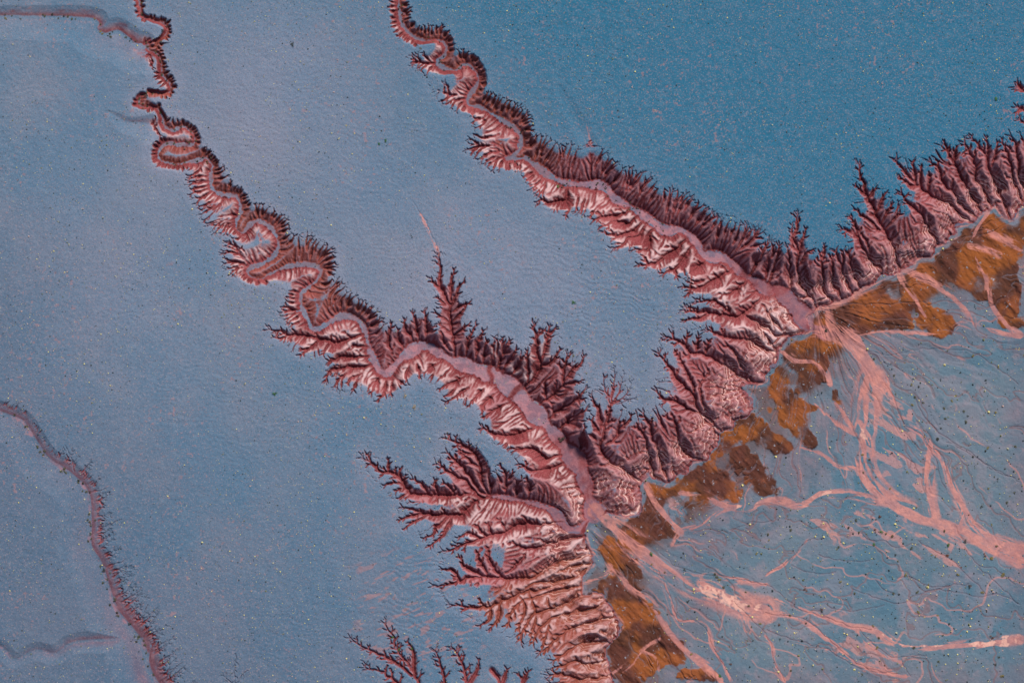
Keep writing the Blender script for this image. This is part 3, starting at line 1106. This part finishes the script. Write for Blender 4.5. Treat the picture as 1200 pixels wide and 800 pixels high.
def ground_material():
    g = NT('badlands_soil')
    pos = g.n('ShaderNodeNewGeometry').outputs['Position']
    sep = g.n('ShaderNodeSeparateXYZ')
    g.link(pos, sep.inputs[0])
    X, Y, Zc = sep.outputs
    fine = g.noise(2.2, 5, .75, pos)
    mid = g.noise(.35, 5, .65, pos)
    broad = g.noise(.016, 3, .5, pos)
    broad2 = g.noise(.03, 4, .55, pos)
    ragged = g.math('ADD', g.math('MULTIPLY', g.noise(1.1, 6, .7, pos), .6), g.math('MULTIPLY', g.noise(.22, 5, .6, pos), .4))
    def mask(name, a=.35, b=.65, amp=.7):
        v = g.math('ADD', g.attr(name), g.math('MULTIPLY', g.math('SUBTRACT', ragged, .5), amp))
        return g.step(v, a, b)
    # crust: blue grey clay with a teal tract in the upper right and a mauve bloom in the middle
    teal = g.step(g.math('ADD', g.math('ADD', g.math('MULTIPLY', X, .006), g.math('MULTIPLY', Y, .0085)), g.math('MULTIPLY', broad, .7)), .45, 1.35)
    crust = g.mix(g.math('MULTIPLY', g.step(broad2, .35, .68), .65), COL['crust'], COL['crust_mauve'])
    crust = g.mix(g.math('MULTIPLY', g.attr('bloom'), .55), crust, COL['crust_bloom'])
    dusk = g.step(g.math('ADD', g.math('ADD', g.math('MULTIPLY', X, -.006), g.math('MULTIPLY', Y, -.006)), g.math('MULTIPLY', broad, .8)), .75, 1.7)  # slate crust, darker towards the lower left
    crust = g.mix(teal, crust, COL['crust_teal'])
    crust = g.mix(g.math('MULTIPLY', dusk, .6), crust, COL['crust_slate'])
    crust = g.mix(g.step(fine, .52, .64), crust, COL['crust_rose'], 'MIX') if False else crust
    crust = g.mix(g.math('MULTIPLY', g.step(fine, .51, .66), .7), crust, COL['crust_rose'])
    crust = g.mix(g.math('MULTIPLY', g.step(g.noise(2.9, 4, .8, pos), .49, .34), .75), crust, COL['crust_dark'])
    crust = g.mix(g.math('MULTIPLY', g.step(mid, .45, .8), .14), crust, COL['crust_pale'])
    # plain: the same blue clay, a little fresher
    plain = g.mix(g.step(broad2, .35, .65), COL['plain'], COL['plain_b'])
    plain = g.mix(g.math('MULTIPLY', g.step(mid, .5, .68), .35), plain, COL['crust_rose'])
    plain = g.mix(g.math('MULTIPLY', g.step(fine, .48, .3), .5), plain, COL['crust_dark'])
    base = g.mix(g.attr('plain'), crust, plain)
    base = g.mix(g.math('MULTIPLY', mask('film', .3, .7, 1.2), .5), base, COL['wash'])
    base = g.mix(g.math('MULTIPLY', mask('sheet', .0, 1.2, .5), .28), base, COL['crust_rose'])
    base = g.mix(g.math('MULTIPLY', mask('rose', .2, .95, .9), .42), base, COL['wash'])
    base = g.mix(g.math('MULTIPLY', mask('threads', .3, .9, .9), .5), base, COL['thread'])
    base = g.mix(g.attr('specks'), base, COL['speck'])
    # ochre beds
    och = g.mix(g.attr('ochre_dark'), COL['ochre'], COL['ochre_dark'])
    och = g.mix(g.step(mid, .55, .75), och, COL['ochre_red'])
    och = g.mix(g.math('MULTIPLY', g.step(g.noise(.8, 6, .7, pos), .60, .68), .8), och, COL['crust_pale'])
    base = g.mix(g.math('MULTIPLY', mask('apron', .1, .9, .9), .62), base, COL['apron'])
    base = g.mix(mask('ochre', .0, .62, 1.0), base, och)
    # pink silt of floors and washes
    silt = g.mix(g.step(mid, .42, .58), COL['silt'], COL['silt_b'])
    silt = g.mix(g.math('MULTIPLY', g.attr('upper'), .75), silt, COL['silt_dark'])
    base = g.mix(g.math('MULTIPLY', g.attr('silt'), .88), base, silt)
    ws = g.mix(g.step(mid, .38, .62), COL['wash'], COL['wash_b'])
    base = g.mix(g.math('MULTIPLY', mask('wash', .15, .95, 1.1), .8), base, ws)
    base = g.mix(g.math('MULTIPLY', mask('salt', .45, 1.1, 1.8), .7), base, COL['salt'])
    # bare red clay in the cuts
    red = g.mix(g.step(g.noise(.12, 5, .6, pos), .36, .64), COL['clay'], COL['clay_b'])
    red = g.mix(g.math('MULTIPLY', g.step(fine, .5, .7), .28), red, COL['clay_pale'])
    # beds of the lower scarp follow the level: thin pale, dark and rusty layers
    lev = g.math('ADD', Zc, g.math('MULTIPLY', g.noise(.09, 6, .65, pos), 2.6))
    w = g.n('ShaderNodeTexNoise', noise_dimensions='1D')
    g.link(g.math('MULTIPLY', lev, 2.3), w.inputs['W'])
    w.inputs['Scale'].default_value = 1.0
    w.inputs['Detail'].default_value = 2.5
    w.inputs['Roughness'].default_value = .7
    ramp = g.n('ShaderNodeValToRGB')
    wave = g.math('MULTIPLY_ADD', g.math('SINE', g.math('MULTIPLY', lev, 6.2)), .13, g.math('MULTIPLY_ADD', w.outputs['Fac'], .75, .125))
    g.link(wave, ramp.inputs[0])
    e = ramp.color_ramp.elements
    e[0].position, e[0].color = .34, (*COL['bed_dark'], 1)
    e[1].position, e[1].color = .66, (*COL['bed_pale'], 1)
    for p_, c_ in ((.43, 'bed_red'), (.48, 'bed_pink'), (.51, 'bed_red'), (.55, 'bed_dark'), (.59, 'bed_pink')):
        z_ = e.new(p_)
        z_.color = (*COL[c_], 1)
    red = g.mix(g.math('MULTIPLY', g.attr('scarp'), g.math('MULTIPLY_ADD', g.step(g.noise(.16, 5, .65, pos), .30, .52), .75, .22)), red, ramp.outputs[0])
    red = g.mix(g.math('MULTIPLY', mask('rib', .0, 1.0, .6), .62), red, COL['rib'])
    red = g.mix(g.math('MULTIPLY', mask('rust', .1, 1.1, 1.2), .42), red, COL['rust'])
    red = g.mix(g.math('MULTIPLY', mask('ash', .0, 1.1, .7), .8), red, COL['ash'])  # lit paleness put into the colour of the crests
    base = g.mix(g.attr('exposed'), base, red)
    g.link(base, g.b.inputs['Base Color'])
    g.b.inputs['Roughness'].default_value = .92
    g.b.inputs['Specular IOR Level'].default_value = .15
    bump = g.n('ShaderNodeBump')
    bump.inputs['Strength'].default_value = .55
    bump.inputs['Distance'].default_value = .22
    g.link(g.math('ADD', g.noise(3.0, 6, .75, pos), g.math('MULTIPLY', g.noise(.9, 4, .6, pos), 1.2)), bump.inputs['Height'])
    g.link(bump.outputs[0], g.b.inputs['Normal'])
    return g.m


COL = dict(apron=(.085, .055, .05), crust=(.062, .132, .208), crust_mauve=(.140, .162, .215), crust_teal=(.014, .108, .188), crust_slate=(.052, .085, .138), crust_bloom=(.185, .20, .27), rust=(.20, .062, .028), rib=(.33, .165, .185), crust_rose=(.24, .185, .215), crust_dark=(.035, .07, .115), crust_pale=(.24, .28, .33),
           plain=(.060, .128, .180), plain_b=(.100, .142, .180), wash=(.48, .20, .165), wash_b=(.33, .15, .145), thread=(.15, .082, .085), speck=(.27, .14, .14), ochre=(.195, .062, .014), ochre_dark=(.058, .024, .014),
           ochre_red=(.13, .045, .02), silt_dark=(.125, .075, .09), silt=(.34, .145, .165), silt_b=(.20, .10, .13), ash=(.47, .335, .345), salt=(.62, .36, .29), clay=(.115, .018, .022), clay_b=(.190, .042, .047), clay_pale=(.48, .27, .255),
           bed_dark=(.07, .015, .016), bed_red=(.17, .036, .034), bed_pink=(.36, .155, .145), bed_pale=(.58, .39, .36))
soil = ground_material()

cut_s = blur(CUT, 2)
cls = np.zeros(Z.shape, np.int8)                       # plateau
cls[cut_s > 1.1] = 1                                   # gullied slopes
cls[(WASHf < .4) & (cut_s > 1.1)] = 2                  # dry beds
cls[INLOW > .5] = 3                                    # plain
clsp = np.pad(cls, PADN, mode='edge').ravel()
gyz, gxz = np.gradient(Zp * S * VZ)
dxw = np.gradient(wx(fxx))[None, :]
dyw = np.gradient(wy(fyy))[:, None]
NRM = np.stack([-gxz / dxw, -gyz / dyw, np.ones_like(Zp)], -1)
NRM = (NRM / np.linalg.norm(NRM, axis=-1, keepdims=True)).reshape(-1, 3).astype(np.float32)
fc = clsp[quads[:, 3]]
for k, nm in enumerate(('plateau', 'gullied_slope', 'dry_riverbed', 'alluvial_plain')):
    o = grid_mesh(nm, soil, quads[fc == k])
    o['kind'] = 'structure'
print('mesh', len(quads), round(time.time() - T0, 1))

# ------------------------------------------------------------------ plants
def leaf_material(name, a, b):
    g = NT(name)
    info = g.n('ShaderNodeObjectInfo')
    geo = g.n('ShaderNodeNewGeometry')
    v = g.noise(5.0, 3, .6, geo.outputs['Position'])
    g.link(g.mix(v, a, b), g.b.inputs['Base Color'])
    g.b.inputs['Roughness'].default_value = .8
    return g.m


LEAF = {'olive': leaf_material('olive_leaf', (.10, .095, .035), (.045, .055, .022)), 'dark': leaf_material('dark_leaf', (.035, .04, .025), (.018, .022, .015)),
        'green': leaf_material('green_leaf', (.05, .17, .035), (.03, .10, .02)), 'yellow': leaf_material('yellow_leaf', (.27, .21, .05), (.14, .12, .03)),
        'brown': leaf_material('brown_leaf', (.16, .06, .03), (.08, .035, .02)), 'straw': leaf_material('straw_leaf', (.42, .34, .20), (.25, .19, .11))}


def shrub_mesh(seed, mat, n=120):
    """a low rounded bush, one metre across: twigs and many small leaves"""
    q = np.random.default_rng(seed)
    V, F = [], []
    lobes = [(q.normal(0, .22, 2), q.uniform(.22, .36), q.uniform(.25, .5)) for _ in range(5)]
    for c, rad, hgt in lobes:                              # a twig to every lobe
        a = np.array([0, 0, -.08])
        b = np.array([c[0], c[1], hgt * .8])
        k = len(V)
        for p, w_ in ((a, .03), (b, .012)):
            for t_ in range(3):
                V.append((p[0] + w_ * math.cos(t_ * 2.1), p[1] + w_ * math.sin(t_ * 2.1), p[2]))
        F += [(k + t_, k + (t_ + 1) % 3, k + 3 + (t_ + 1) % 3, k + 3 + t_) for t_ in range(3)]
    for _ in range(n):
        c, rad, hgt = lobes[q.integers(0, 5)]
        d = q.normal(0, 1, 3)
        d /= np.linalg.norm(d)
        d[2] = abs(d[2]) * .9 - .1
        p = np.array([c[0], c[1], hgt * .45]) + d * rad * q.uniform(.55, 1.05) * np.array([1, 1, 1.1])
        p[2] = max(p[2], .01)
        u = q.normal(0, 1, 3); u /= np.linalg.norm(u)
        v = np.cross(d, u); v /= np.linalg.norm(v) + 1e-6
        l_, w_ = q.uniform(.07, .13), q.uniform(.035, .06)
        k = len(V)
        V += [tuple(p - u * l_), tuple(p + v * w_ + d * .02), tuple(p + u * l_), tuple(p - v * w_ + d * .02)]
        F.append((k, k + 1, k + 2, k + 3))
    me = bpy.data.meshes.new('shrub')
    me.from_pydata(V, [], F)
    me.materials.append(mat)
    return me


MESH = {k: [shrub_mesh(50 + 7 * i + j, m) for j in range(3)] for i, (k, m) in enumerate(LEAF.items())}


def plant(x, y, r_, tone, label, group=None, cat='shrub', name='shrub'):
    o = bpy.data.objects.new(name, MESH[tone][int(rng.integers(0, 3))])
    C.objects.link(o)
    o.location = (float(wx(x)), float(wy(y)), float(at(Z, x, y)) * S * VZ - .01)
    o.rotation_euler = (0, 0, rng.uniform(0, 6.28))
    d = r_ * S * 2
    o.scale = (d * rng.uniform(.9, 1.1), d * rng.uniform(.9, 1.1), d * rng.uniform(.6, .85))
    o['label'] = label
    o['category'] = cat
    if group: o['group'] = group
    return o


def nth(n):
    return str(n) + ('th' if 10 <= n % 100 <= 20 else {1: 'st', 2: 'nd', 3: 'rd'}.get(n % 10, 'th'))


# the few plants that stand out
for x, y, r_, tone, lab in [
        (323, 461, 2.4, 'green', 'bright green bush alone on the left plateau below the big bend of the long canyon'),
        (445, 169.5, 1.9, 'green', 'lower left of two green bushes close together on the middle plateau'),
        (452, 165.5, 2.0, 'green', 'upper right of two green bushes close together on the middle plateau'),
        (653.5, 218, 3.0, 'green', 'largest yellow green bush on the floor of the upper middle canyon'),
        (1166, 117, 2.4, 'green', 'green bush alone on the teal plateau near the upper right edge'),
        (343, 53, 2.3, 'dark', 'dark bush alone on the plateau between the two winding canyons near the top'),
        (658, 515.5, 3.2, 'dark', 'dark bush in the middle of the wide pink canyon bed'),
        (475, 463, 2.2, 'straw', 'left of two pale straw coloured bushes on the plateau below the canyon elbow'),
        (486, 477, 2.4, 'straw', 'right of two pale straw coloured bushes on the plateau below the canyon elbow'),
        (672, 354.5, 2.2, 'green', 'small green bush on the plateau tongue between the two canyons'),
        (1103.5, 514.5, 2.9, 'dark', 'nearly black bush on the blue fan right of the pink wash'),
        (971, 388, 2.6, 'dark', 'dark bush in the pink wash just below the canyon mouth'),
        (460, 745, 2.0, 'green', 'green bush in the gully tree at the bottom edge, leftmost of three'),
        (468, 759, 2.2, 'green', 'green bush in the gully tree at the bottom edge, middle of three'),
        (483, 759, 2.0, 'green', 'green bush in the gully tree at the bottom edge, rightmost of three'),
        (764, 650.5, 2.6, 'green', 'green bush on the pink wash where it leaves the lower canyon'),
        (846, 795, 2.4, 'green', 'green bush beside the thin pink rill at the bottom edge'),
        (1036, 625, 2.3, 'green', 'green bush just under the long pink wash, near where the side washes join'),
        (1115.5, 640, 2.4, 'green', 'green bush just below the long pink wash near its right end'),
        (1028, 640, 2.1, 'green', 'green bush on the pink silted patch of the lower fan'),
        (1167, 656, 2.8, 'yellow', 'yellow green bush below the long pink wash near the right edge'),
        (1180, 675, 2.6, 'yellow', 'yellow bush at the right edge below the long pink wash'),
        (1035, 606, 2.6, 'brown', 'rusty brown bush above the lower fan where the pink washes join'),
        (1114, 653, 2.6, 'brown', 'rusty brown bush on the silted ground below the right end of the pink wash')]:
    plant(x, y, r_, tone, lab)


def along(p, n, spread, u0=0, u1=1):
    q = smooth(p, 1.0)
    out = []
    while len(out) < n:
        k = int(rng.uniform(u0, u1) * (len(q) - 4)) + 2
        d = q[k + 1] - q[k - 1]
        d = d / np.hypot(*d)
        o_ = rng.normal(0, spread)
        x, y = q[k][0] - d[1] * o_, q[k][1] + d[0] * o_
        if 3 < x < 1197 and 3 < y < 797 and all((x - a) ** 2 + (y - b) ** 2 > 4 for a, b in out):
            out.append((x, y))
    return out


def colony(pts, tones, rr, text, group, axis, end):
    pts = sorted(pts, key=lambda p: p[axis])
    for k, (x, y) in enumerate(pts):
        tone = tones[int(rng.integers(0, len(tones)))]
        r_ = rng.uniform(*rr)
        size = 'small' if r_ < rr[0] + (rr[1] - rr[0]) * .5 else 'larger'
        word = {'olive': 'olive', 'dark': 'dark', 'green': 'green', 'yellow': 'yellow green', 'brown': 'rusty brown', 'straw': 'straw coloured'}[tone]
        plant(x, y, r_, tone, f'{size} {word} shrub {text}, {nth(k + 1)} from the {end}', group)


colony(along(MAINS[0][0], 50, 2.8), ['olive', 'dark', 'dark', 'olive'], (1.1, 2.0), 'in the winding upper left channel', 'shrubs in the winding upper left channel', 1, 'top')
colony(along(SWALES[1][0], 24, 2.2, .25), ['olive', 'dark', 'olive', 'yellow'], (1.1, 1.9), 'in the top left swale', 'shrubs in the top left swale', 0, 'left')
colony(along(SWALES[0][0], 46, 2.6, .1, .95), ['olive', 'dark', 'olive', 'olive'], (1.2, 2.2), 'in the lower left valley', 'shrubs in the lower left valley', 1, 'top')
colony(along(MAINS[5][0], 34, 3.4) + along(MAINS[6][0], 30, 4.0, 0, .6), ['dark', 'dark', 'olive'], (.9, 1.7), 'on the upper middle canyon floor', 'shrubs on the upper middle canyon floor', 0, 'left')
fan_pts = [(1076, 466), (1085, 472), (1112, 491), (1136, 496), (1144, 536), (1195, 524), (1160, 529), (1014, 533), (1022, 539), (1015, 555), (1030, 560), (1053, 462), (1087, 512),
           (1027, 421), (1051, 440), (1144, 417), (1114, 411), (1174, 430), (1078, 596), (1047, 574), (1140, 605), (1155, 595), (1185, 590), (1120, 470), (1170, 560)]
low_pts = [(1111, 624), (1096, 652), (1100, 655), (1131, 667), (1141, 689), (1092, 687), (1072, 644), (1156, 697), (1027, 736), (1075, 762), (916, 735), (1032, 762), (765, 663), (780.5, 672.5),
           (1159, 653), (1053, 652), (1066, 676), (1005, 697), (1051, 698), (1079, 696), (948, 733), (1010, 625), (1080, 720), (1107, 729), (1168, 750), (780, 744), (880, 712), (850, 690), (1127, 675)]
while len(fan_pts) < 42:
    x, y = rng.uniform(1060, 1195), rng.uniform(430, 610)
    if y < 430 + (x - 1000) * .9: fan_pts.append((x, y))
while len(low_pts) < 76:
    x, y = rng.uniform(800, 1195), rng.uniform(610, 795)
    if y > 650 or x > 900: low_pts.append((x, y))
colony(fan_pts, ['olive', 'yellow', 'olive', 'dark'], (1.1, 2.0), 'above the long pink wash', 'shrubs on the upper fan', 0, 'left')
colony(low_pts, ['olive', 'yellow', 'olive', 'dark', 'brown'], (1.1, 2.1), 'below the long pink wash', 'shrubs on the lower fan', 0, 'left')


# the countless tiny tufts of the open ground
def tufts():
    q = np.random.default_rng(77)
    n = 40000
    x = q.uniform(X0, X1, n)
    y = q.uniform(Y0, Y1, n)
    den = at(fbm(90, 601, 3) * .6 + fbm(22, 611, 2) * .4, x, y)
    keep = (at(exposed, x, y) < .25) & (at(ochre, x, y) < .3) & (at(wash, x, y) < .4) & (q.random(n) < np.maximum(sst(.3, .62, den), .5 * at(low, x, y)))
    x, y = x[keep], y[keep]
    n = len(x)
    z = at(Z, x, y) * S * VZ
    onlow = at(low, x, y) > .5
    r_ = q.uniform(.08, .16, n) * np.where(q.random(n) < .14, 1.7, 1.0) * np.where(onlow & (q.random(n) < .45), 1.6, 1.0)
    a0 = q.uniform(0, 6.28, n)
    V = np.zeros((n, 7, 3))
    for k in range(5):
        rr_ = r_ * q.uniform(.7, 1.25, n)
        V[:, k, 0] = wx(x) + rr_ * np.cos(a0 + k * 1.2566)
        V[:, k, 1] = wy(y) + rr_ * np.sin(a0 + k * 1.2566)
        V[:, k, 2] = z - .02
    V[:, 5, 0] = wx(x) + r_ * q.normal(0, .25, n)
    V[:, 5, 1] = wy(y) + r_ * q.normal(0, .25, n)
    V[:, 5, 2] = z + r_ * q.uniform(.8, 1.4, n)
    V[:, 6] = V[:, 5] * .5 + V[:, 0] * .5
    V[:, 6, 2] = z + r_ * 1.3
    F = np.zeros((n, 6, 3), np.int64)
    b = np.arange(n) * 7
    for k in range(5):
        F[:, k] = np.stack([b + k, b + (k + 1) % 5, b + 5], 1)
    F[:, 5] = np.stack([b, b + 6, b + 2], 1)
    me = bpy.data.meshes.new('ground_cover')
    me.from_pydata(V.reshape(-1, 3).tolist(), [], F.reshape(-1, 3).tolist())
    tone = np.repeat(q.random(n), 7).astype(np.float32)
    a_ = me.attributes.new('tone', 'FLOAT', 'POINT')
    a_.data.foreach_set('value', tone)
    g = NT('tuft_straw')
    ramp = g.n('ShaderNodeValToRGB')
    ramp.color_ramp.interpolation = 'CONSTANT'
    e = ramp.color_ramp.elements
    e[0].position, e[0].color = 0, (.02, .035, .04, 1)
    e[1].position, e[1].color = .36, (.50, .44, .17, 1)
    for p_, c_ in ((.55, (.12, .13, .06, 1)), (.70, (.34, .24, .22, 1)), (.85, (.30, .29, .20, 1))):
        e.new(p_).color = c_
    g.link(g.attr('tone'), ramp.inputs[0])
    g.link(ramp.outputs[0], g.b.inputs['Base Color'])
    g.b.inputs['Roughness'].default_value = .9
    me.materials.append(g.m)
    o = bpy.data.objects.new('ground_cover', me)
    C.objects.link(o)
    o['kind'] = 'stuff'
    o['label'] = 'tiny straw coloured and dark tufts dotted over the plateau and plain'
    o['category'] = 'ground cover'


tufts()
print('plants', round(time.time() - T0, 1))

# ------------------------------------------------------------------ camera, light
cam = bpy.data.cameras.new('camera')
co_ = bpy.data.objects.new('camera', cam)
C.objects.link(co_)
co_.location = (0, 0, H)
co_.rotation_euler = (0, 0, 0)
cam.sensor_width = 36
cam.lens = 36 * (H + 2.5) / (1200 * S)
cam.clip_start = 1
cam.clip_end = 20000
sc = bpy.context.scene
sc.camera = co_

SUN_AZ, SUN_EL = 27, 46           # degrees east of the top of the picture, height
w = bpy.data.worlds.new('World')
sc.world = w
w.use_nodes = True
nt = w.node_tree
sky = nt.nodes.new('ShaderNodeTexSky')
sky.sky_type = 'NISHITA'
sky.sun_disc = False
sky.sun_elevation = math.radians(SUN_EL)
sky.sun_rotation = math.radians(SUN_AZ)
nt.links.new(sky.outputs[0], nt.nodes['Background'].inputs[0])
nt.nodes['Background'].inputs[1].default_value = .068
sun = bpy.data.lights.new('sun', 'SUN')
sun.energy = 3.5
sun.angle = math.radians(10)
sun.color = (1, .90, .80)
so = bpy.data.objects.new('sun', sun)
C.objects.link(so)
so.rotation_euler = (math.radians(90 - SUN_EL), 0, math.radians(180 - SUN_AZ))
sc.view_settings.view_transform = 'Standard'
sc.view_settings.look = 'None'
sc.view_settings.gamma = 1
sc.view_settings.exposure = 0.72
print('done', round(time.time() - T0, 1))
